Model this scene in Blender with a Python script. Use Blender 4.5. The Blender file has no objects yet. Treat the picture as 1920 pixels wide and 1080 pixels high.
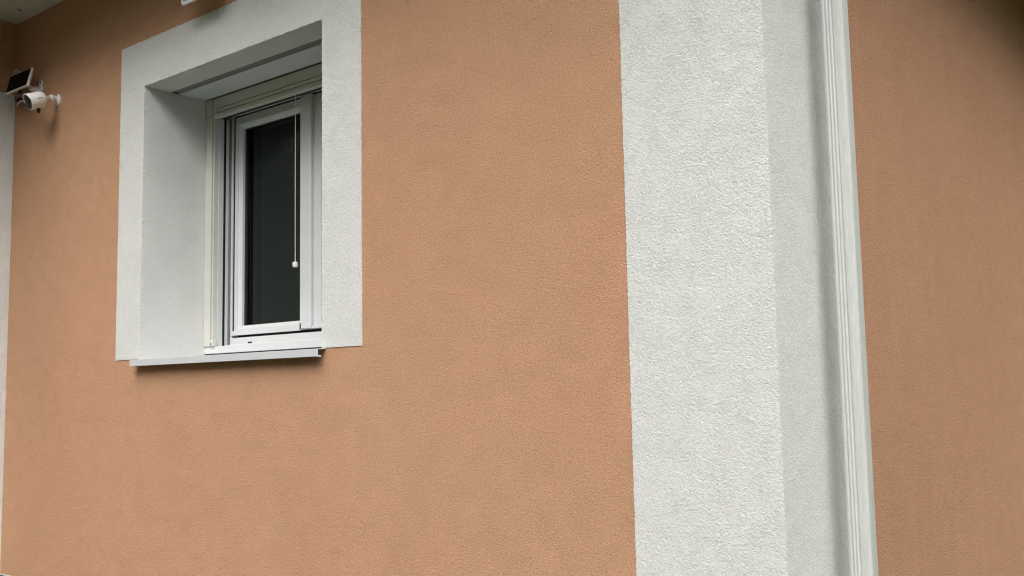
import bpy, math, random
from mathutils import Vector, Matrix
random.seed(7)
sc = bpy.context.scene
R = math.radians

# ------------------------------------------------------------------ camera
HC = 0.92                       # height of the lens above the ground
F, W = 1869.26, 1920.0
yaw, pitch, roll = R(-39.1254), R(5.7413), R(-1.0792)
fw = Vector((math.sin(yaw)*math.cos(pitch), math.cos(yaw)*math.cos(pitch), math.sin(pitch)))
r0 = Vector((math.cos(yaw), -math.sin(yaw), 0)); u0 = r0.cross(fw)
rr = r0*math.cos(roll) + u0*math.sin(roll); uu = -r0*math.sin(roll) + u0*math.cos(roll)
cd = bpy.data.cameras.new('camera'); cam = bpy.data.objects.new('camera', cd); sc.collection.objects.link(cam)
m = Matrix((rr, uu, -fw)).transposed().to_4x4(); m.translation = Vector((1.0710, -2.3690, HC)); cam.matrix_world = m
cd.sensor_fit = 'HORIZONTAL'; cd.sensor_width = 36.0; cd.lens = 36.0*F/W; cd.clip_start = .02; cd.clip_end = 2000
sc.camera = cam

# ------------------------------------------------------------------ light (overcast)
SUN_EL, SUN_AZ = R(53), R(141)  # azimuth clockwise from +Y
wd = bpy.data.worlds.new('World'); sc.world = wd; wd.use_nodes = True
nt = wd.node_tree; nt.nodes.clear()
sky = nt.nodes.new('ShaderNodeTexSky'); sky.sky_type = 'NISHITA'; sky.sun_disc = False
sky.sun_elevation = SUN_EL; sky.sun_rotation = SUN_AZ; sky.air_density = 1.0; sky.dust_density = 4.0; sky.ozone_density = 1.0
hs = nt.nodes.new('ShaderNodeHueSaturation'); hs.inputs['Saturation'].default_value = .16
bg = nt.nodes.new('ShaderNodeBackground'); bg.inputs['Strength'].default_value = .075
out = nt.nodes.new('ShaderNodeOutputWorld')
nt.links.new(sky.outputs[0], hs.inputs['Color']); nt.links.new(hs.outputs[0], bg.inputs[0]); nt.links.new(bg.outputs[0], out.inputs[0])
sl = bpy.data.lights.new('sun', 'SUN'); sl.energy = 1.5; sl.angle = R(55); sl.color = (1, .97, .93)
so = bpy.data.objects.new('sun', sl); sc.collection.objects.link(so)
sd = Vector((math.sin(SUN_AZ)*math.cos(SUN_EL), math.cos(SUN_AZ)*math.cos(SUN_EL), math.sin(SUN_EL)))
so.rotation_euler = sd.to_track_quat('Z', 'Y').to_euler(); so.location = sd*30
sc.view_settings.view_transform = 'Standard'; sc.view_settings.look = 'None'
sc.view_settings.exposure = 1.40; sc.view_settings.gamma = 1.0; sc.view_settings.use_curve_mapping = False

sc.cycles.use_denoising = True; sc.cycles.denoiser = 'OPENIMAGEDENOISE'
sc.cycles.denoising_input_passes = 'RGB_ALBEDO_NORMAL'; sc.cycles.denoising_prefilter = 'NONE'   # keeps the fine grain of the render crisp
sc.cycles.use_adaptive_sampling = False
sc.cycles.filter_width = 1.2

# ------------------------------------------------------------------ materials
def base_mat(name, col, rough=.6, spec=.5):
    mt = bpy.data.materials.new(name); mt.use_nodes = True
    b = mt.node_tree.nodes['Principled BSDF']
    b.inputs['Base Color'].default_value = (*col, 1); b.inputs['Roughness'].default_value = rough
    b.inputs['Specular IOR Level'].default_value = spec
    return mt, mt.node_tree, b
def N(t, kind, **kw):
    n = t.nodes.new(kind)
    for k, v in kw.items():
        if hasattr(n, k): setattr(n, k, v)
        else: n.inputs[k.replace('_', ' ')].default_value = v
    return n
def coords(t, scale=(1, 1, 1)):
    tc = N(t, 'ShaderNodeTexCoord'); mp = N(t, 'ShaderNodeMapping'); mp.inputs['Scale'].default_value = scale
    t.links.new(tc.outputs['Object'], mp.inputs['Vector']); return mp.outputs[0]
def noise(t, vec, scale, detail=2, rough=.5, dist=0):
    n = N(t, 'ShaderNodeTexNoise'); n.inputs['Scale'].default_value = scale; n.inputs['Detail'].default_value = detail
    n.inputs['Roughness'].default_value = rough; n.inputs['Distortion'].default_value = dist
    t.links.new(vec, n.inputs['Vector']); return n.outputs['Fac']
def math_(t, op, a, b=None, c=None):
    n = N(t, 'ShaderNodeMath', operation=op)
    for i, v in enumerate((a, b, c)):
        if v is None: continue
        if isinstance(v, (int, float)): n.inputs[i].default_value = v
        else: t.links.new(v, n.inputs[i])
    return n.outputs[0]
def ramp(t, fac, lo, hi):
    n = N(t, 'ShaderNodeMapRange'); n.inputs['From Min'].default_value = .3; n.inputs['From Max'].default_value = .7
    n.inputs['To Min'].default_value = lo; n.inputs['To Max'].default_value = hi
    t.links.new(fac, n.inputs['Value']); return n.outputs[0]
def mixc(t, fac, a, b, blend='MIX'):
    n = N(t, 'ShaderNodeMix', data_type='RGBA', blend_type=blend)
    for sock, v in ((n.inputs[0], fac), (n.inputs[6], a), (n.inputs[7], b)):
        if isinstance(v, (int, float)): sock.default_value = v
        elif isinstance(v, tuple): sock.default_value = (*v, 1)
        else: t.links.new(v, sock)
    return n.outputs[2]

def stucco(name, ca, cb, grain=215., relief=.0095, strength=1.0, streak=.026, grainy=.19, sv=(1.6, 1.6, 1.3)):
    mt, t, b = base_mat(name, ca, .95, .15)
    v = coords(t)
    col = mixc(t, ramp(t, noise(t, v, .75, 3, .55), 0, 1), ca, cb)
    vs = coords(t, sv); stk = ramp(t, noise(t, vs, 2.2, 4, .65), 1-streak, 1+streak)
    spk = ramp(t, noise(t, v, grain*.7, 3, .7), 1-grainy, 1+grainy)  # mineral speckle, with the tiny shade between grains put into the colour
    f = math_(t, 'MULTIPLY', stk, spk)
    hsv = N(t, 'ShaderNodeHueSaturation'); t.links.new(col, hsv.inputs['Color']); t.links.new(f, hsv.inputs['Value'])
    t.links.new(hsv.outputs[0], b.inputs['Base Color'])
    n1 = math_(t, 'SMOOTH_MIN', noise(t, v, grain, 3, .7, .3), .58, .08)
    n2 = noise(t, v, grain*.36, 1, .5)
    h = math_(t, 'MULTIPLY', math_(t, 'SUBTRACT', math_(t, 'MULTIPLY_ADD', n2, .14, n1), .57), ramp(t, noise(t, v, 14, 2, .6), .75, 1.2))
    bp = N(t, 'ShaderNodeBump'); bp.inputs['Strength'].default_value = strength; bp.inputs['Distance'].default_value = relief
    t.links.new(h, bp.inputs['Height']); t.links.new(bp.outputs[0], b.inputs['Normal'])
    return mt
def plastic(name, col, rough=.4, dirt=.06, scale=7, streak=False):
    mt, t, b = base_mat(name, col, rough, .45)
    v = coords(t, (14, 14, .8) if streak else (1, 1, 1))
    f = ramp(t, noise(t, v, scale, 4, .6), 1-dirt, 1+dirt*.5)
    hsv = N(t, 'ShaderNodeHueSaturation'); hsv.inputs['Color'].default_value = (*col, 1); t.links.new(f, hsv.inputs['Value'])
    t.links.new(hsv.outputs[0], b.inputs['Base Color'])
    t.links.new(ramp(t, noise(t, v, scale*3, 3), rough-.06, rough+.08), b.inputs['Roughness'])
    return mt
M = {}
M['orange'] = stucco('apricot_render', (.614, .357, .213), (.606, .335, .206))
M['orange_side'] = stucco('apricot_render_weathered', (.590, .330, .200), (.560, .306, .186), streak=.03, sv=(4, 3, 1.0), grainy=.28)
M['white'] = stucco('white_render', (.755, .760, .738), (.740, .745, .724), grainy=.09, streak=.010, relief=.0072)
M['soffit'] = plastic('soffit_board', (.62, .60, .56), .7, .12, 5)
M['pvc'] = plastic('white_pvc', (.67, .685, .69), .35, .03)
M['pvc_grey'] = plastic('pale_grey_pvc', (.60, .62, .64), .5, .05)
M['cream'] = plastic('cream_metal', (.60, .602, .545), .4, .05)
M['sill'] = plastic('sill_aluminium', (.56, .575, .59), .45, .04)
M['black'] = plastic('black_rubber', (.012, .012, .013), .6, .1)
M['camera_white'] = plastic('camera_plastic', (.80, .775, .76), .4, .03)
M['dark_plastic'] = plastic('dark_plastic', (.010, .010, .010), .45, .1)
M['mark_grey'] = plastic('mark_grey', (.16, .16, .17), .5, .02)
M['spacer'] = plastic('spacer_bar', (.10, .125, .115), .5, .05)
M['cable'] = plastic('cable_white', (.6, .52, .48), .5, .05)
M['brown_cable'] = plastic('cable_dark', (.06, .035, .03), .5, .05)
M['diffuser'] = plastic('lamp_diffuser', (.42, .45, .50), .25, .03)
M['steel'] = plastic('steel', (.5, .5, .5), .35, .05)
M['dark_render'] = stucco('plinth_render', (.10, .105, .095), (.08, .085, .075), grain=90)
M['band'] = stucco('grey_mesh_band', (.34, .33, .31), (.27, .26, .25), grain=220)
M['room'] = plastic('room_lining', (.05, .055, .052), .9, .1)
M['tile'] = plastic('roof_tile', (.24, .10, .06), .8, .25, 9)
M['pavement'] = stucco('concrete_paving', (.10, .102, .092), (.085, .088, .08), grain=120)
def solar_mat():
    mt, t, b = base_mat('solar_cells', (.003, .003, .004), .4, .05); return mt
M['solar'] = solar_mat()
def pipe_mat():
    mt, t, b = base_mat('weathered_pipe', (.6, .62, .61), .5, .4)
    v = coords(t, (30, 30, .7)); v2 = coords(t, (60, 60, 5)); v3 = coords(t)
    a = ramp(t, noise(t, v, 2.2, 4, .6), 0, 1); s = ramp(t, noise(t, v2, 3, 4, .7), .87, 1.07)
    col = mixc(t, a, (.545, .57, .565), (.50, .51, .47))
    sc_ = N(t, 'ShaderNodeMapRange'); sc_.inputs['From Min'].default_value = .70; sc_.inputs['From Max'].default_value = .78
    t.links.new(noise(t, coords(t, (120, 120, 30)), 1.6, 2), sc_.inputs['Value'])
    col = mixc(t, math_(t, 'MULTIPLY', sc_.outputs[0], .5), col, (.22, .21, .20))
    hsv = N(t, 'ShaderNodeHueSaturation'); t.links.new(col, hsv.inputs['Color']); t.links.new(s, hsv.inputs['Value'])
    t.links.new(hsv.outputs[0], b.inputs['Base Color'])
    return mt
M['pipe'] = pipe_mat()
def glass_mat():
    mt = bpy.data.materials.new('window_glass'); mt.use_nodes = True; t = mt.node_tree; t.nodes.clear()
    o = N(t, 'ShaderNodeOutputMaterial'); mx = N(t, 'ShaderNodeMixShader'); tr = N(t, 'ShaderNodeBsdfTransparent'); gl = N(t, 'ShaderNodeBsdfGlossy')
    tr.inputs[0].default_value = (.42, .46, .44, 1); gl.inputs['Roughness'].default_value = .01; gl.inputs[0].default_value = (.80, .93, .88, 1); fr = N(t, 'ShaderNodeFresnel'); fr.inputs[0].default_value = 1.45
    t.links.new(fr.outputs[0], mx.inputs[0]); t.links.new(tr.outputs[0], mx.inputs[1]); t.links.new(gl.outputs[0], mx.inputs[2]); t.links.new(mx.outputs[0], o.inputs[0])
    return mt
M['glass'] = glass_mat()
def ground_mat():
    mt, t, b = base_mat('gravel_ground', (.2, .2, .17), .95, .1)
    v = coords(t)
    col = mixc(t, ramp(t, noise(t, v, .35, 4), 0, 1), (.050, .075, .028), (.075, .085, .040))
    sp = ramp(t, noise(t, v, 55, 3), .7, 1.25)
    hsv = N(t, 'ShaderNodeHueSaturation'); t.links.new(col, hsv.inputs['Color']); t.links.new(sp, hsv.inputs['Value'])
    t.links.new(hsv.outputs[0], b.inputs['Base Color'])
    bp = N(t, 'ShaderNodeBump'); bp.inputs['Distance'].default_value = .01; t.links.new(noise(t, v, 60, 3), bp.inputs['Height']); t.links.new(bp.outputs[0], b.inputs['Normal'])
    return mt
M['ground'] = ground_mat()

# ------------------------------------------------------------------ mesh helpers (world coordinates, heights relative to the ground)
def root_loc(o):
    v = Vector((0, 0, 0))
    while o: v += o.location; o = o.parent
    return v
class MB:
    def __init__(s): s.v = []; s.f = []
    def add(s, vs, fs):
        k = len(s.v); s.v += [tuple(p) for p in vs]; s.f += [tuple(i+k for i in q) for q in fs]; return s
    def box(s, x0, x1, y0, y1, z0, z1, ch=0):
        if ch:      # a box with its long vertical edges chamfered
            p = [(x0+ch, y0), (x1-ch, y0), (x1, y0+ch), (x1, y1-ch), (x1-ch, y1), (x0+ch, y1), (x0, y1-ch), (x0, y0+ch)]
            return s.prism([(a, b, z0) for a, b in p], (0, 0, z1-z0))
        v = [(x, y, z) for z in (z0, z1) for y in (y0, y1) for x in (x0, x1)]
        return s.add(v, [(0, 2, 3, 1), (4, 5, 7, 6), (0, 1, 5, 4), (2, 6, 7, 3), (0, 4, 6, 2), (1, 3, 7, 5)])
    def prism(s, pts, d):
        n = len(pts); d = Vector(d); a = [Vector(p) for p in pts]
        return s.add(a + [p+d for p in a], [tuple(range(n))[::-1], tuple(range(n, 2*n))] + [(i, (i+1) % n, n+(i+1) % n, n+i) for i in range(n)])
    def tube(s, path, r, n=10, caps=True):
        path = [Vector(p) for p in path]; rs = r if isinstance(r, (list, tuple)) else [r]*len(path)
        vs = []
        up = None
        for i, p in enumerate(path):
            d = (path[min(i+1, len(path)-1)] - path[max(i-1, 0)]).normalized()
            if up is None: up = Vector((0, 0, 1)) if abs(d.z) < .9 else Vector((1, 0, 0))
            a = d.cross(up).normalized(); b = a.cross(d).normalized(); up = b
            vs += [p + (a*math.cos(2*math.pi*k/n) + b*math.sin(2*math.pi*k/n))*rs[i] for k in range(n)]
        fs = [(i*n+k, i*n+(k+1) % n, (i+1)*n+(k+1) % n, (i+1)*n+k) for i in range(len(path)-1) for k in range(n)]
        if caps: fs += [tuple(range(n))[::-1], tuple(range((len(path)-1)*n, len(path)*n))]
        return s.add(vs, fs)
    def grid(s, rows):
        n = len(rows[0]); k = len(s.v)
        for r_ in rows: s.v += [tuple(p) for p in r_]
        s.f += [(k+i*n+j, k+i*n+j+1, k+(i+1)*n+j+1, k+(i+1)*n+j) for i in range(len(rows)-1) for j in range(n-1)]
        return s
    def ring(s, ax, o, i, y0, y1):
        """rectangular frame in the XZ plane: o, i = (x0,x1,z0,z1) outer/inner"""
        v = []
        for (a, b, c, d) in (o, i):
            for y in (y0, y1): v += [(a, y, c), (b, y, c), (b, y, d), (a, y, d)]
        f = []
        for k in range(4):
            j = (k+1) % 4
            f += [(k, j, 8+j, 8+k), (4+k, 12+k, 12+j, 4+j), (k, 4+k, 4+j, j), (8+k, 8+j, 12+j, 12+k)]
        return s.add(v, f)
    def build(s, name, mat, parent=None, smooth=False, bevel=0, label=None):
        off = root_loc(parent); me = bpy.data.meshes.new(name)
        me.from_pydata([tuple(Vector(p)-off) for p in s.v], [], s.f); me.update()
        import bmesh
        bm = bmesh.new(); bm.from_mesh(me); bmesh.ops.recalc_face_normals(bm, faces=bm.faces); bm.to_mesh(me); bm.free()
        if smooth: me.polygons.foreach_set('use_smooth', [True]*len(me.polygons))
        me.materials.append(M[mat]); o = bpy.data.objects.new(name, me); sc.collection.objects.link(o); o.parent = parent
        if bevel:
            b = o.modifiers.new('bevel', 'BEVEL'); b.width = bevel; b.segments = 2; b.limit_method = 'ANGLE'; b.harden_normals = False
        if label: o['label'] = label
        return o
def empty(name, loc, label, cat):
    o = bpy.data.objects.new(name, None); sc.collection.objects.link(o); o.location = loc; o.empty_display_size = .1
    o['label'] = label; o['category'] = cat; return o
def struct(o): o['kind'] = 'structure'; return o
def jit(seed, i, a):
    r_ = random.Random(seed*100003 + i); return r_.uniform(-a, a)
def frange(a, b, st):
    n = max(1, int(round((b-a)/st))); return [a+(b-a)*i/n for i in range(n+1)]

# ------------------------------------------------------------------ ground
g = MB().add([(-400, -400, 0), (400, -400, 0), (400, 400, 0), (-400, 400, 0)], [(0, 1, 2, 3)]).build('ground', 'ground'); struct(g)
pv = MB().box(-4.25, 1.2, -1.1, .05, -.05, .006).build('pavement', 'pavement'); struct(pv)

# ------------------------------------------------------------------ house
XC = -4.257                       # wing wall plane
ZB, ZS = HC-.890, HC+2.0          # bottom of the render, soffit
OX0, OX1, OZ0, OZ1 = -2.971, -1.747, HC+.155, HC+1.389     # window opening
SX0, SX1, SZ0, SZ1 = -3.173, -1.534, HC+.158, HC+1.604     # white surround
TH = .34
house = empty('house', (0, 0, 0), 'apricot rendered house with white corner band and white window surround', 'house')
LW, WY, BY = -9.0, -2.3, 9.0      # wing length to the left, wing front, back of house

def wall_hole(n, axis, a0, a1, z0, z1, h, c0, c1):
    """wall slab in plane axis with a rectangular hole h=(a0,a1,z0,z1), faces at c0 (outside) and c1"""
    mb = MB().ring(None, (a0, a1, z0, z1), h, c0, c1)
    if axis == 'X': mb.v = [(y, x, z) for x, y, z in mb.v]
    return mb
fwall = wall_hole('front_wall', 'Y', XC, -.012, ZB, ZS+.1, (OX0-.012, OX1+.012, HC+.1535, OZ1+.06), 0, TH).build('front_wall', 'orange', house)
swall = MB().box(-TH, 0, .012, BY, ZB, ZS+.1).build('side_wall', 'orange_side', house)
dx = (-1.45, -.215)               # french door opening in the wing wall
cwall = wall_hole('wing_wall', 'X', WY, 0, ZB, ZS+.1, (dx[0]-.012, dx[1]+.012, ZB+.02, OZ1+.012), XC, XC-TH)
cwall.build('wing_wall', 'orange', house)
MB().box(LW, XC-TH, WY, WY+TH, ZB, ZS+.1).build('wing_front_wall', 'orange', house)
MB().box(LW, -TH, BY-TH, BY, ZB, ZS+.1).build('back_wall', 'orange', house)
MB().box(LW, LW+TH, WY+TH, BY-TH, ZB, ZS+.1).build('end_wall', 'orange', house)
pl = MB(); q = .022
pl.box(XC+.0, -q, q, TH, -.05, ZB); pl.box(-TH, -q, TH, BY-q, -.05, ZB-.0003); pl.box(XC-TH, XC-q, WY+q, q, -.05, ZB); pl.box(LW+q, XC-TH, WY+q, WY+TH, -.05, ZB)
pl.build('plinth', 'dark_render', house)
dp = MB().box(XC, 0, -.004, .02, ZB-.006, ZB-.0005)
dp.build('base_profile', 'pvc_grey', house)

# white corner band, wrapping the corner, edges ragged like rolled paint on coarse render
t = .0025
rows = []
for i, z in enumerate(frange(ZB, ZS, .0055)):
    a, b = -.4355+jit(1, i, .0013), .436+jit(2, i, .0013)
    c1, c2, c3 = jit(3, i, .0016), jit(4, i, .0016), jit(5, i, .001)
    rows.append([(a, .001, z), (a, -t, z), (-.009, -t, z), (t-abs(c1)*.5, -t+abs(c2)*.5, z), (t, .009, z), (t, b, z), (-.001, b, z)])
MB().grid(rows).build('corner_band', 'white', house)

# window surround with reveals
sur = MB(); st = .0055
zs = frange(SZ0, SZ1, st)
def inner(seed, z): return jit(seed, int(round(z*1000)), .0016)
for (o_, i_, s1, s2) in ((SX0, OX0, 11, 12), (SX1, OX1, 13, 14)):
    rows = [[(o_+jit(s1, i, .0013), .001, z), (o_+jit(s1, i, .0013), -t, z), (i_+(inner(s2, z) if z < OZ1 else 0), -t, z)] for i, z in enumerate(zs)]
    sur.grid(rows)
    zr = [z for z in zs if z < OZ1-.002]+[OZ1]
    sur.grid([[(i_+(inner(s2, z) if z < OZ1 else 0), -t, z), (i_+.001*(1 if i_ == OX0 else -1), .015, z), (i_, TH, z)] for z in [OZ0+.0005]+zr])
    z = SZ0; sur.grid([[(o_, -t, z), (i_, -t, z)], [(o_, .001, z), (i_, .001, z)]])
xs = frange(OX0, OX1, st)
sur.grid([[(x, .001, SZ1+jit(15, i, .0012)), (x, -t, SZ1+jit(15, i, .0012)), (x, -t, OZ1+(jit(16, i, .0016) if 0 < i < len(xs)-1 else 0)), (x, .13, OZ1)] for i, x in enumerate(xs)])
for o_, i_ in ((SX0, OX0), (SX1, OX1)):
    xx = frange(o_, i_, st)
    sur.grid([[(x, -t, SZ1-.0001+jit(17, i, .0018)), (x, .001, SZ1+jit(17, i, .0018))] for i, x in enumerate(xx)])
sur.build('window_surround', 'white', house)
# underside of the lintel behind the rendered strip
MB().box(OX0, OX1, .13, .172, OZ1+.006, OZ1+.03).build('lintel_band', 'band', house)
MB().box(OX0+.001, OX1-.001, .172, .312, OZ1+.0, OZ1+.03).build('lintel_panel', 'pvc_grey', house)
MB().box(OX0, OX1, .312, .36, OZ1+.008, OZ1+.03).build('lintel_gap', 'band', house)

# window sill: folded aluminium with a front lip and end caps
s0, s1 = -2.986, -1.726
sp = [(-.040, HC+.1265), (-.040, HC+.1545), (.33, HC+.176), (.33, HC+.173), (-.0375, HC+.1515), (-.0375, HC+.1285), (-.030, HC+.1285), (-.030, HC+.1265)]
sill = MB().prism([(s0, y, z) for y, z in sp[:6]], (s1-s0, 0, 0)); sill.box(s0, s1, -.0375, -.028, HC+.1265, HC+.1285)
sill = sill.build('window_sill', 'sill', house, bevel=.0008)
MB().box(s1, s1+.012, -.040, -.034, HC+.125, HC+.131).build('end_clip', 'sill', sill)
MB().box(OX0, OX1, .012, .36, HC+.02, HC+.150).build('sill_bed', 'dark_render', house)

# main window: outer frame, two sashes with beads, gaskets and panes
FY = .412
frm = MB().ring(None, (OX0, OX1, HC+.19, OZ1-.002), (-2.888, OX1-.083, HC+.257, HC+1.315), FY, .485)
frm.box(OX0+.001, OX1-.001, .405, FY, HC+.185, HC+.226)
win = frm.build('window', 'pvc', house, bevel=.0015)
MB().box(OX0, OX1, .322, .41, HC+.184, HC+.217).build('threshold_strip', 'pvc', win, bevel=.002)
MB().box(OX0, OX1, .331, .41, HC+.16, HC+.1838).build('threshold_gap_dark', 'black', win)  # black box that puts the dark of the gap under the threshold into colour
def sash(x0, x1, gx0, gx1):
    z0, z1, gz0, gz1 = HC+.272, HC+1.307, HC+.313, HC+1.252
    s = MB().ring(None, (x0, x1, z0, z1), (gx0-.020, gx1+.012, gz0-.018, gz1+.018), .420, .470).build('sash', 'pvc', win, bevel=.0015)
    MB().ring(None, (gx0-.0195, gx1+.0115, gz0-.0175, gz1+.0175), (gx0, gx1, gz0, gz1), .424, .452).build('glazing_bead', 'pvc', s, bevel=.001) if False else None
    bd = MB(); o = (gx0-.0195, gx1+.0115, gz0-.0175, gz1+.0175); i = (gx0, gx1, gz0, gz1)
    bd.ring(None, o, i, .423, .455); bd.v = [(x, y+(.010 if (j // 8 == 1 and y < .43) else 0), z) for j, (x, y, z) in enumerate(bd.v)]
    bd.build('glazing_bead', 'pvc', win, bevel=.0006)
    MB().ring(None, i, (gx0+.013, gx1-.003, gz0+.004, gz1-.004), .446, .456).build('gasket', 'black', win)
    MB().ring(None, (gx0+.001, gx1-.001, gz0+.001, gz1-.001), (gx0+.026, gx1-.012, gz0+.012, gz1-.012), .4615, .474).build('spacer_bar', 'spacer', win)
    MB().box(gx0+.0005, gx1-.0005, .4565, .4605, gz0+.0005, gz1-.0005).build('pane', 'glass', win)
    return s
sash(-2.879, -2.345, -2.836, -2.384)
sash(-2.343, -1.838, -2.235, -1.905)
MB().ring(None, (-2.9, OX1-.07, HC+.25, HC+1.33), (-2.87, OX1-.1, HC+.28, HC+1.30), .452, .4545).build('seal', 'black', win)
MB().box(-2.8878, -2.8792, .4195, .4515, HC+.2886, HC+1.3065).box(-2.8878, -1.84, .4195, .4515, HC+1.3075, HC+1.3145).build('sash_gap', 'black', win)
ast = MB().box(-2.376, -2.305, .400, .4195, HC+.2745, HC+1.312, .004); ast.build('astragal', 'pvc', win, bevel=.001)
MB().box(-2.373, -2.366, .3985, .4005, HC+.2735, HC+.297).build('astragal_gap', 'black', win)
MB().box(-2.300, -1.84, .405, .4195, HC+.2725, HC+.287).build('drip_bar', 'pvc', win, bevel=.001)
MB().box(-2.893, -2.388, .410, .4195, HC+.268, HC+.2885).build('drip_bar', 'pvc', win, bevel=.001)
MB().box(-2.757, -2.728, .4105, .4125, HC+.2280, HC+.2345).build('weep_slot', 'black', win)
# shutter channel left and right of the frame
for sgn, xe in ((1, OX0), (-1, OX1)):
    def bx(a, b, y0, y1, z0, z1, nm, mt, bv=0):
        p, r_ = xe+sgn*a, xe+sgn*b; MB().box(min(p, r_), max(p, r_), y0, y1, z0, z1).build(nm, mt, win, bevel=bv)
    bx(.002, .070, .345, .372, HC+.218, HC+1.30, 'shutter_channel', 'pvc_grey', .001)
    bx(.002, .056, .3722, .4115, HC+.218, HC+1.30, 'channel_seal', 'black')
    bx(.058, .0605, .392, .4115, HC+.218, HC+1.30, 'channel_lip', 'pvc')
    bx(.0610, .0745, .4065, .4117, HC+.226, HC+1.30, 'frame_groove', 'mark_grey')

# fly screen in front of it: cassette, two guide rails, bottom-bar parked at the top, cord and knob
cs = MB()
cs.box(OX0+.052, OX1-.052, .322, .375, HC+1.337, HC+1.3875)
scr = cs.build('fly_screen', 'cream', house, bevel=.0015)
MB().box(OX0+.05, OX1-.05, .330, .37, HC+1.296, HC+1.380).build('cassette_shadow_gap', 'black', scr)
MB().box(OX0+.090, OX1-.09, .319, .340, HC+1.3165, HC+1.3335).build('pull_bar', 'cream', scr, bevel=.002)
MB().box(OX0+.057, OX1-.057, .3165, .342, HC+1.291, HC+1.3135).build('bottom_bar', 'cream', scr, bevel=.004)
for a, b in ((OX0+.057, OX0+.089), (OX1-.089, OX1-.057)): MB().box(a, b, .3155, .345, HC+1.3125, HC+1.336).build('bar_end', 'cream', scr, bevel=.001)
for sgn, xe in ((1, OX0), (-1, OX1)):
    def bx(a, b, y0, y1, z0, z1, nm, mt, bv=0):
        p, r_ = xe+sgn*a, xe+sgn*b; return MB().box(min(p, r_), max(p, r_), y0, y1, z0, z1).build(nm, mt, scr, bevel=bv)
    bx(.002, .053, .316, .345, HC+.2175, HC+1.300, 'guide_rail', 'cream', .0015)
    bx(.0025, .050, .3145, .346, HC+1.3005, HC+1.386, 'cassette_end', 'cream', .001)
    bx(.057, .066, .322, .3445, HC+.2175, HC+1.290, 'guide_lip', 'cream', .001)
    bx(.0535, .0565, .330, .3445, HC+.2175, HC+1.290, 'guide_slot', 'black')
    bx(.058, .088, .311, .333, HC+.2172, HC+.248, 'rail_foot', 'cream', .003)
    bx(.068, .074, .3095, .3115, HC+.223, HC+.232, 'foot_clip', 'black')
MB().tube([(-2.292, .309, HC+1.293), (-2.2925, .309, HC+.9), (-2.291, .309, HC+.545)], .0015, 8).build('pull_cord', 'camera_white', scr)
MB().tube([(-2.291, .309, HC+z) for z in (.552, .550, .546, .534, .530, .528)], [.004, .0095, .0115, .0115, .0105, .006], 14).build('cord_knob', 'camera_white', scr, smooth=False)

# dim room behind the window
rm = MB(); x0, x1, y0, y1, z0, z1 = -3.6, -1.2, TH+.15, 3.2, .05, 2.7
rm.add([(x, y, z) for z in (z0, z1) for y in (y0, y1) for x in (x0, x1)], [(0, 2, 3, 1), (4, 5, 7, 6), (2, 6, 7, 3), (0, 4, 6, 2), (1, 3, 7, 5)])
rm.build('room_lining', 'room', house)

# wing: french door with white surround beside the inner corner
cb = MB(); X = XC+.0025; zt = HC+1.609
cb.grid([[(XC-.001, -.0005, z), (X, -.0005, z), (X, dx[1]+jit(21, i, .0015), z), (XC-.3, dx[1], z)] for i, z in enumerate(frange(ZB, OZ1, .0055))])
cb.grid([[(XC-.001, y, zt+jit(22, i, .002)), (X, y, zt+jit(22, i, .002)), (X, y, OZ1), (XC-.3, y, OZ1)] for i, y in enumerate(frange(-.0005, -1.665, -.0055))])
cb.grid([[(XC-.001, -1.665+jit(23, i, .002), z), (X, -1.665+jit(23, i, .002), z), (X, dx[0], z), (XC-.3, dx[0], z)] for i, z in enumerate(frange(ZB, OZ1, .0055))])
cb.build('door_surround', 'white', house)
xd = XC-.26
dr = MB(); w2 = (dx[0]+dx[1])/2
for a, b in ((dx[0], w2-.002), (w2+.002, dx[1])):
    r_ = MB().ring(None, (a, b, ZB+.03, OZ1), (a+.1, b-.1, ZB+.16, OZ1-.12), xd, xd-.06); dr.add([(y, x, z) for x, y, z in r_.v], r_.f)
door = dr.build('french_door', 'pvc', house, bevel=.002)
for a, b in ((dx[0], w2), (w2, dx[1])): MB().box(xd-.035, xd-.03, a+.1005, b-.1005, ZB+.1605, OZ1-.1205).build('pane', 'glass', door)
MB().box(xd-.0, xd+.05, w2+.03, w2+.05, HC+.1, HC+.12).build('handle', 'steel', door, bevel=.003)
MB().box(XC-.34, XC+.02, dx[0], dx[1], ZB-.03, ZB+.025).build('door_step', 'sill', house)
rm = MB(); x0, x1, y0, y1, z0, z1 = XC-2.6, XC-TH-.01, -1.75, .0, .04, 2.7
rm.add([(x, y, z) for z in (z0, z1) for y in (y0, y1) for x in (x0, x1)], [(0, 1, 3, 2), (4, 6, 7, 5), (2, 3, 7, 6), (0, 4, 5, 1), (0, 2, 6, 4)])
rm.build('room_lining', 'room', house)

# eaves: soffit boards with a mitred joint, fascia, gutters and roof
OV = .46
sf = bpy.data.objects.new('soffit', None); sc.collection.objects.link(sf); sf.parent = house
g_ = .002; mx = XC+.128
def spanel(poly): MB().prism([(x, y, ZS) for x, y in poly], (0, 0, .012)).build('soffit_panel', 'soffit', sf)
e = OV
spanel([(mx+g_, 0), (mx+e+g_, -e), (-2.0-g_, -e), (-2.0-g_, 0)])
spanel([(-2.0+g_, 0), (-2.0+g_, -e), (.0-g_, -e), (.0-g_, 0)])
spanel([(0+g_, -g_), (e, -e-g_), (e, 2.0-g_), (0+g_, 2.0-g_)]) ; spanel([(0+g_, -.004), (0+g_, -e), (e-.006, -e)])
spanel([(0+g_, 2.0+g_), (e, 2.0+g_), (e, 5.0-g_), (0+g_, 5.0-g_)]); spanel([(0+g_, 5.0+g_), (e, 5.0+g_), (e, BY), (0+g_, BY)])
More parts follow.
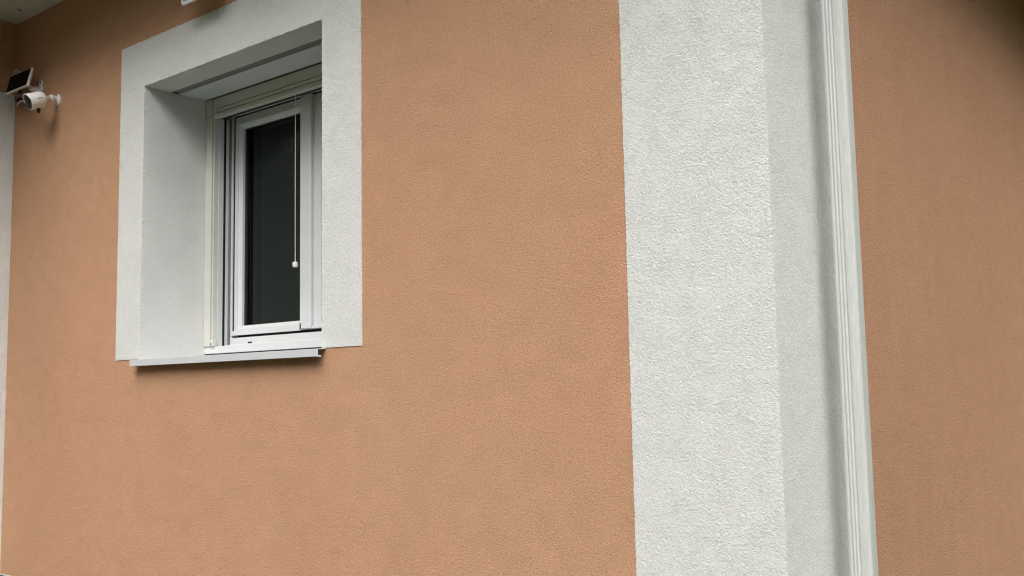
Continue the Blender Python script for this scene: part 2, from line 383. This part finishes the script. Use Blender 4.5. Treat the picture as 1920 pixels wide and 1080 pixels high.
spanel([(XC, 0), (mx-g_, 0), (mx+e-g_, -e), (mx+e, WY-e), (XC, WY-e)])
MB().tube([(-4.045, -.086, ZS-.001), (-4.045, -.086, ZS+.003)], .008, 8).build('soffit_screw', 'black', sf)
fb = MB(); zf0, zf1 = ZS-.03, ZS+.17
ce = mx+e
fb.box(ce, e+.02, -e-.02, -e, zf0, zf1); fb.box(e, e+.02, -e, BY, zf0, zf1); fb.box(ce, ce+.02, WY-e, -e-.02, zf0, zf1); fb.box(LW, ce, WY-e-.02, WY-e, zf0, zf1)
fb.build('fascia', 'pvc_grey', house)
def gutter(path):
    prof = [(math.cos(a)*.06, math.sin(a)*.06) for a in [math.pi+math.pi*k/8 for k in range(9)]]
    a, b = Vector(path[0]), Vector(path[1]); d = (b-a).normalized(); s_ = Vector((d.y, -d.x, 0)); gm = MB()
    o = [s_*x+Vector((0, 0, z)) for x, z in prof]; i = [s_*x*.95+Vector((0, 0, z*.95+.001)) for x, z in prof][::-1]
    gm.prism([a+p for p in o+i], b-a); gm.build('gutter', 'pipe', house)
gutter(((ce+.09, -e-.085, zf1-.03), (e+.1, -e-.085, zf1-.03))); gutter(((e+.085, -e-.02, zf1-.03), (e+.085, BY, zf1-.03)))
rz = zf1+.01
rf = MB(); k = .45
def slab(p): rf.prism(p, (0, 0, .05))
ridge = 2.2
slab([(LW, -e-.1, rz), (e+.1, -e-.1, rz), (-3.5, 4.2, rz+ridge), (LW, 4.2, rz+ridge)])
slab([(e+.1, -e-.1, rz), (e+.1, BY+.4, rz), (-3.5, 4.2, rz+ridge)])
slab([(e+.1, BY+.4, rz), (LW, BY+.4, rz), (LW, 4.2, rz+ridge), (-3.5, 4.2, rz+ridge)])
slab([(ce+.1, WY-e-.1, rz+.004), (ce+.1, .3, rz+.004), (-6.6, 1.8, rz+1.1), (-6.6, WY-e-.1, rz+1.1)])
slab([(LW, WY-e-.1, rz+.004), (LW, .3, rz+.004), (-6.6, 1.8, rz+1.1), (-6.6, WY-e-.1, rz+1.1)])
rf.build('roof', 'tile', house)

# ------------------------------------------------------------------ downpipe on the side wall
PX0, PX1, PY0, PY1 = .060, .1175, .2505, .300
dpip = empty('downpipe', (.09, .275, 0), 'weathered white fluted downpipe standing off the side wall beside the corner', 'downpipe')
prof = []
def gv(u): return u  # profile of the fluted face, u = distance out from the wall
n = 44
L = PX1-PX0
for i in range(n+1):
    u = i/n; x = PX0+L*u
    bow = .0035*(abs(2*u-1)**4)                     # rounded towards both ends
    groove = 0
    for c in (.17, .335, .50): groove += .0024*math.exp(-((u-c)/.055)**2)
    if u > .6: groove += .0004
    prof.append((x, PY0+bow+groove))
prof += [(PX1+.0005, PY0+.0045), (PX1+.0005, PY0+.0052), (PX1-.0012, PY0+.0056), (PX1-.0012, PY0+.0066), (PX1+.001, PY0+.007), (PX1+.002, PY0+.012)]
prof += [(PX1+.002, PY1-.006), (PX1-.002, PY1), (PX0+.004, PY1), (PX0, PY1-.004)]
pm = MB(); zsg = [.10, .5, 1.0, 1.5, 2.0, 2.5, 2.72]
pm.grid([[(x, y, z) for x, y in prof+prof[:1]] for z in zsg])
pm.build('pipe', 'pipe', dpip)
el = MB(); cx, cy = (PX0+PX1)/2, (PY0+PY1)/2
def rect_tube(pts, hx, hy):
    rws = []
    for (x, y, z, tx, tz) in pts: rws.append([(x+a*hx*tz, y+b*hy, z-a*hx*tx) for a, b in ((-1, -1), (1, -1), (1, 1), (-1, 1), (-1, -1))])
    el.grid(rws)
rect_tube([(cx, cy, 2.66, 0, 1), (cx, cy, 2.76, 0, 1), (cx+.03, cy, 2.80, .7, .7), (e-.02, cy, 2.86, .9, .45), (e+.08, cy, 2.93, .2, .98), (e+.085, cy, 3.02, 0, 1)], .033, .029)
el.build('swan_neck', 'pipe', dpip)
el = MB(); rect_tube([(cx, cy, .16, 0, 1), (cx, cy, .10, 0, 1), (cx+.03, cy, .05, -.5, .85), (cx+.09, cy, .03, -.8, .6)], .033, .029); el.build('outlet_shoe', 'pipe', dpip)
for z in (.22, 2.70):
    MB().box(PX0-.004, PX1+.006, PY0-.004, PY1+.004, z, z+.022).box(0, PX0-.0045, cy-.01, cy+.01, z+.004, z+.018).build('bracket', 'pvc_grey', dpip, bevel=.001)

# ------------------------------------------------------------------ security camera
def V(x, y, z): return Vector((x, y, HC+z))
base = V(-3.782, 0, 1.487)
cm = empty('security_camera', base, 'white bullet security camera on a short wall arm below the small solar panel', 'camera')
MB().tube([base+Vector((0, y, 0)) for y in (.0, -.004, -.009, -.012)], [.030, .030, .026, .014], 20).build('mount_plate', 'camera_white', cm)
for dz in (.021, -.021): MB().tube([base+Vector((0.004, -.008, dz)), base+Vector((.004, -.0105, dz))], .005, 8).build('screw', 'black', cm)
bk = V(-3.745, -.078, 1.472); fr = V(-3.755, -.160, 1.438)
MB().tube([base+Vector((0, -.010, 0)), base+Vector((.008, -.035, -.001))], [.012, .011], 12).build('arm', 'camera_white', cm)
MB().tube([base+Vector((.008, -.030, .002)), base+Vector((.012, -.044, .000))], [.017, .017], 14).build('ball_joint', 'camera_white', cm, bevel=.002)
MB().tube([base+Vector((.010, -.042, -.001)), bk+(fr-bk)*.02], [.010, .010], 12).build('arm', 'camera_white', cm)
ax = (fr-bk); Ln = ax.length; an = ax.normalized(); rb = .0405
pth, rad = [], []
for k in range(9):
    a = math.pi/2*k/8; pth.append(bk+an*(.034*(1-math.cos(a)))); rad.append(max(.003, rb*(.30+.70*math.sin(a)) if k else rb*.25))
pth += [bk+an*.06, fr-an*.006, fr, fr]; rad += [rb, rb, rb*.985, rb*.90]
bdy = MB().tube(pth, rad, 36, caps=True); bdy = bdy.build('body', 'camera_white', cm, smooth=True)
sm = bdy.modifiers.new('e', 'EDGE_SPLIT'); sm.split_angle = R(40)
fp = MB().tube([fr-an*.002, fr+an*.0015], [rb*.90, rb*.88], 36).build('front_plate', 'dark_plastic', cm)
MB().tube([fr+an*.0016, fr+an*.004], [.013, .011], 18).build('lens', 'dark_plastic', fp)
# hood over the top of the front
side = an.cross(Vector((0, 0, 1))).normalized(); upv = side.cross(an).normalized()
hood = MB(); rws = []
for k in range(13):
    a = math.pi*(k/12); dv = side*math.cos(a)+upv*math.sin(a)
    rws.append([fr-an*.03+dv*(rb+.0005), fr+an*.009*math.sin(a)+dv*(rb+.0012), fr+an*.009*math.sin(a)+dv*(rb-.0012), fr-an*.002+dv*(rb-.0012)])
hood.grid(rws); hood.build('hood', 'camera_white', cm)
# lettering mark on the flank: too small to read, four short strokes
sdv = (side*.72+upv*.55).normalized()
tv = V(1.07, -2.37, 0)-(bk+fr)/2; tv -= an*tv.dot(an); tv.normalize(); bt = an.cross(tv).normalized()
mk = MB(); c0 = bk+an*(Ln*.50)
for k in range(4):
    p = c0+an*(-.010+k*.0065)+tv*(rb*.995)+bt*(.006)
    for (da, db, la, lb) in ((0, 0, .0042, .0016), (0, .004, .0042, .0014), (-.0016, .002, .0014, .005)):
        c = p+an*da+bt*db; mk.prism([c-an*la/2-bt*lb/2, c+an*la/2-bt*lb/2, c+an*la/2+bt*lb/2, c-an*la/2+bt*lb/2], tv*.0008)
mk.build('lettering', 'mark_grey', cm)
ab = bk+an*(Ln*.62)
MB().tube([ab-upv*(rb-.004), ab-upv*(rb+.010), ab-upv*(rb+.013)+an*.003, ab-upv*(rb+.021)+an*.007], [.010, .009, .0085, .006], 12).build('antenna', 'dark_plastic', cm)
ab2 = fr-an*.03-side*(rb-.002)
kn = ab2
MB().tube([V(-3.885, -.118, 1.497), V(-3.862, -.130, 1.484)], [.017, .015], 14).build('cable_plug', 'dark_plastic', cm)
MB().tube([V(-3.775, -.12, 1.47), V(-3.862, -.130, 1.488), V(-3.93, -.115, 1.515), V(-4.02, -.09, 1.540), V(-4.10, -.066, 1.547), V(-4.16, -.035, 1.552), V(-4.19, -.006, 1.575), V(-4.19, -.006, 1.66)], .0085, 8).build('cable', 'brown_cable', cm)
MB().tube([V(-3.80, -.10, 1.455), V(-3.89, -.118, 1.478), V(-3.98, -.095, 1.500), V(-4.08, -.06, 1.520), V(-4.16, -.03, 1.530), V(-4.2, -.004, 1.545)], .004, 6).build('cable', 'cable', cm)

# ------------------------------------------------------------------ solar panel feeding the camera
TL, TR, BR, BL = V(-4.186, -.060, 1.684), V(-3.942, -.060, 1.681), V(-3.905, -.100, 1.567), V(-4.146, -.100, 1.572)
foot = V(-3.972, 0, 1.593)
spn = empty('solar_panel', foot, 'small black solar panel with pale rim tilted on a wall bracket above the camera', 'solar panel')
nrm = (TR-TL).cross(BL-TL).normalized()
if nrm.y > 0: nrm = -nrm
def lerp(u, v): return TL*(1-u)*(1-v)+TR*u*(1-v)+BR*u*v+BL*(1-u)*v
MB().prism([lerp(0, 0), lerp(1, 0), lerp(1, 1), lerp(0, 1)], -nrm*.012).build('panel_frame', 'camera_white', spn, bevel=.003)
MB().prism([lerp(a, b)+nrm*.0002 for a, b in ((.022, .05), (.962, .05), (.962, .945), (.022, .945))], nrm*.0008).build('solar_cells', 'solar', spn)
pc = lerp(.62, .60)-nrm*.012
MB().tube([pc, pc-nrm*.012, V(-3.985, -.035, 1.583), V(-3.976, -.010, 1.588)], [.014, .011, .009, .010], 12).build('bracket_arm', 'camera_white', spn)
bp = MB()
bp.prism([(-3.958+x, -.0005, HC+1.593+z) for x, z in ((-.018, -.036), (.012, -.036), (.018, -.028), (.018, .022), (.010, .032), (-.010, .032), (-.018, .022))], (0, -.008, 0)); bp.build('bracket_plate', 'camera_white', spn, bevel=.002)
bp = MB().prism([V(-3.985, -.009, 1.560), V(-3.945, -.009, 1.562), V(-3.955, -.055, 1.572), V(-3.985, -.055, 1.570)], (0, 0, .008)); bp.build('bracket_shelf', 'camera_white', spn)
MB().tube([V(-3.955, -.009, 1.612), V(-3.955, -.011, 1.612)], .006, 8).build('screw', 'black', spn)
a0 = lerp(.30, .0)-nrm*.008
MB().tube([V(-4.105, -.052, 1.672), V(-4.107, -.050, 1.690), V(-4.122, -.050, 1.706), V(-4.146, -.050, 1.712), V(-4.166, -.050, 1.700), V(-4.172, -.048, 1.68), V(-4.172, -.03, 1.64)], .0042, 8).build('cable', 'cable', spn)

# ------------------------------------------------------------------ wall lamp above the window, its unseen bulk shaped to shade the wall
lb = V(-2.425, 0, 1.70)
lamp = empty('wall_lamp', lb, 'white framed flat wall lamp fixed above the window at the upper picture edge', 'wall lamp')
lx0, lx1, lz0, lz1 = -2.534, -2.316, 1.619, 1.80
def rrect(x0, x1, z0, z1, r_, y, n=5):
    p = []
    for cx_, cz_, a0_ in ((x1-r_, z1-r_, 0), (x0+r_, z1-r_, 90), (x0+r_, z0+r_, 180), (x1-r_, z0+r_, 270)):
        for k in range(n+1): a = R(a0_+90*k/n); p.append(V(cx_+r_*math.cos(a), y, cz_+r_*math.sin(a)))
    return p
MB().prism(rrect(lx0, lx1, lz0, lz1, .016, -.100), (0, .010, 0)).build('housing', 'camera_white', lamp, bevel=.003)
MB().prism(rrect(lx0+.014, lx1-.014, lz0+.013, lz1-.014, .008, -.1005), (0, -.0012, 0)).build('diffuser', 'diffuser', lamp)
MB().box(-2.505, -2.335, -.0895, -.001, HC+1.664, HC+1.80).build('wall_bracket', 'camera_white', lamp, bevel=.004)
MB().prism(rrect(-2.53, -2.31, 1.672, 1.81, .01, -.0005), (0, -.010, 0)).build('back_plate', 'camera_white', lamp, bevel=.002)

MB().prism([V(-2.56, -.001, 1.815), V(-2.29, -.001, 1.815), V(-2.29, -.21, 1.80), V(-2.56, -.21, 1.80)], (0, 0, .02)).build('shade_visor', 'camera_white', lamp, bevel=.004)  # unseen visor added to block overhead sky and shade the wall below

# ------------------------------------------------------------------ unseen trees and hedge, added to block low sky light
def sky_block_trees():
    rnd = random.Random(3); mb = MB()
    pts = [(-30, -13), (-16, -11), (-6, -9.5), (2, -9), (7.5, -7), (8, 0), (8.5, 8), (9, 16), (10, 30)]
    path = []
    for (x0, y0), (x1, y1) in zip(pts[:-1], pts[1:]):
        k = max(2, int(math.hypot(x1-x0, y1-y0)/.5)); path += [(x0+(x1-x0)*i/k, y0+(y1-y0)*i/k) for i in range(k)]
    hts = [5.4+1.1*math.sin(i*.35)+.7*math.sin(i*.9+1)+rnd.uniform(-.3, .3) for i in range(len(path))]
    mb.grid([[(x+rnd.uniform(-.2, .2), y+rnd.uniform(-.2, .2), h*f) for f in (0, .2, .4, .6, .8, .92)] for (x, y), h in zip(path, hts)])
    for _ in range(14000):
        i = rnd.randrange(len(path)); (x, y), h = path[i], hts[i]
        c = Vector((x+rnd.gauss(0, .35), y+rnd.gauss(0, .35), h*rnd.uniform(.02, 1.06))); s_ = rnd.uniform(.06, .16)
        a = Vector((rnd.gauss(0, 1), rnd.gauss(0, 1), rnd.gauss(0, 1))).normalized(); b = a.orthogonal().normalized()
        mb.add([c-a*s_, c+b*s_*.5, c+a*s_, c-b*s_*.5], [(0, 1, 2, 3)])
    mt, t_, b_ = base_mat('foliage', (.045, .075, .025), .8, .2)
    t_.links.new(mixc(t_, ramp(t_, noise(t_, coords(t_), 3, 3), 0, 1), (.035, .065, .02), (.07, .10, .035)), b_.inputs['Base Color'])
    M['foliage'] = mt
    o = mb.build('sky_block_trees', 'foliage'); o['kind'] = 'stuff'; o['label'] = 'unseen green trees and hedge added to block low sky light'; o['category'] = 'trees'
sky_block_trees()
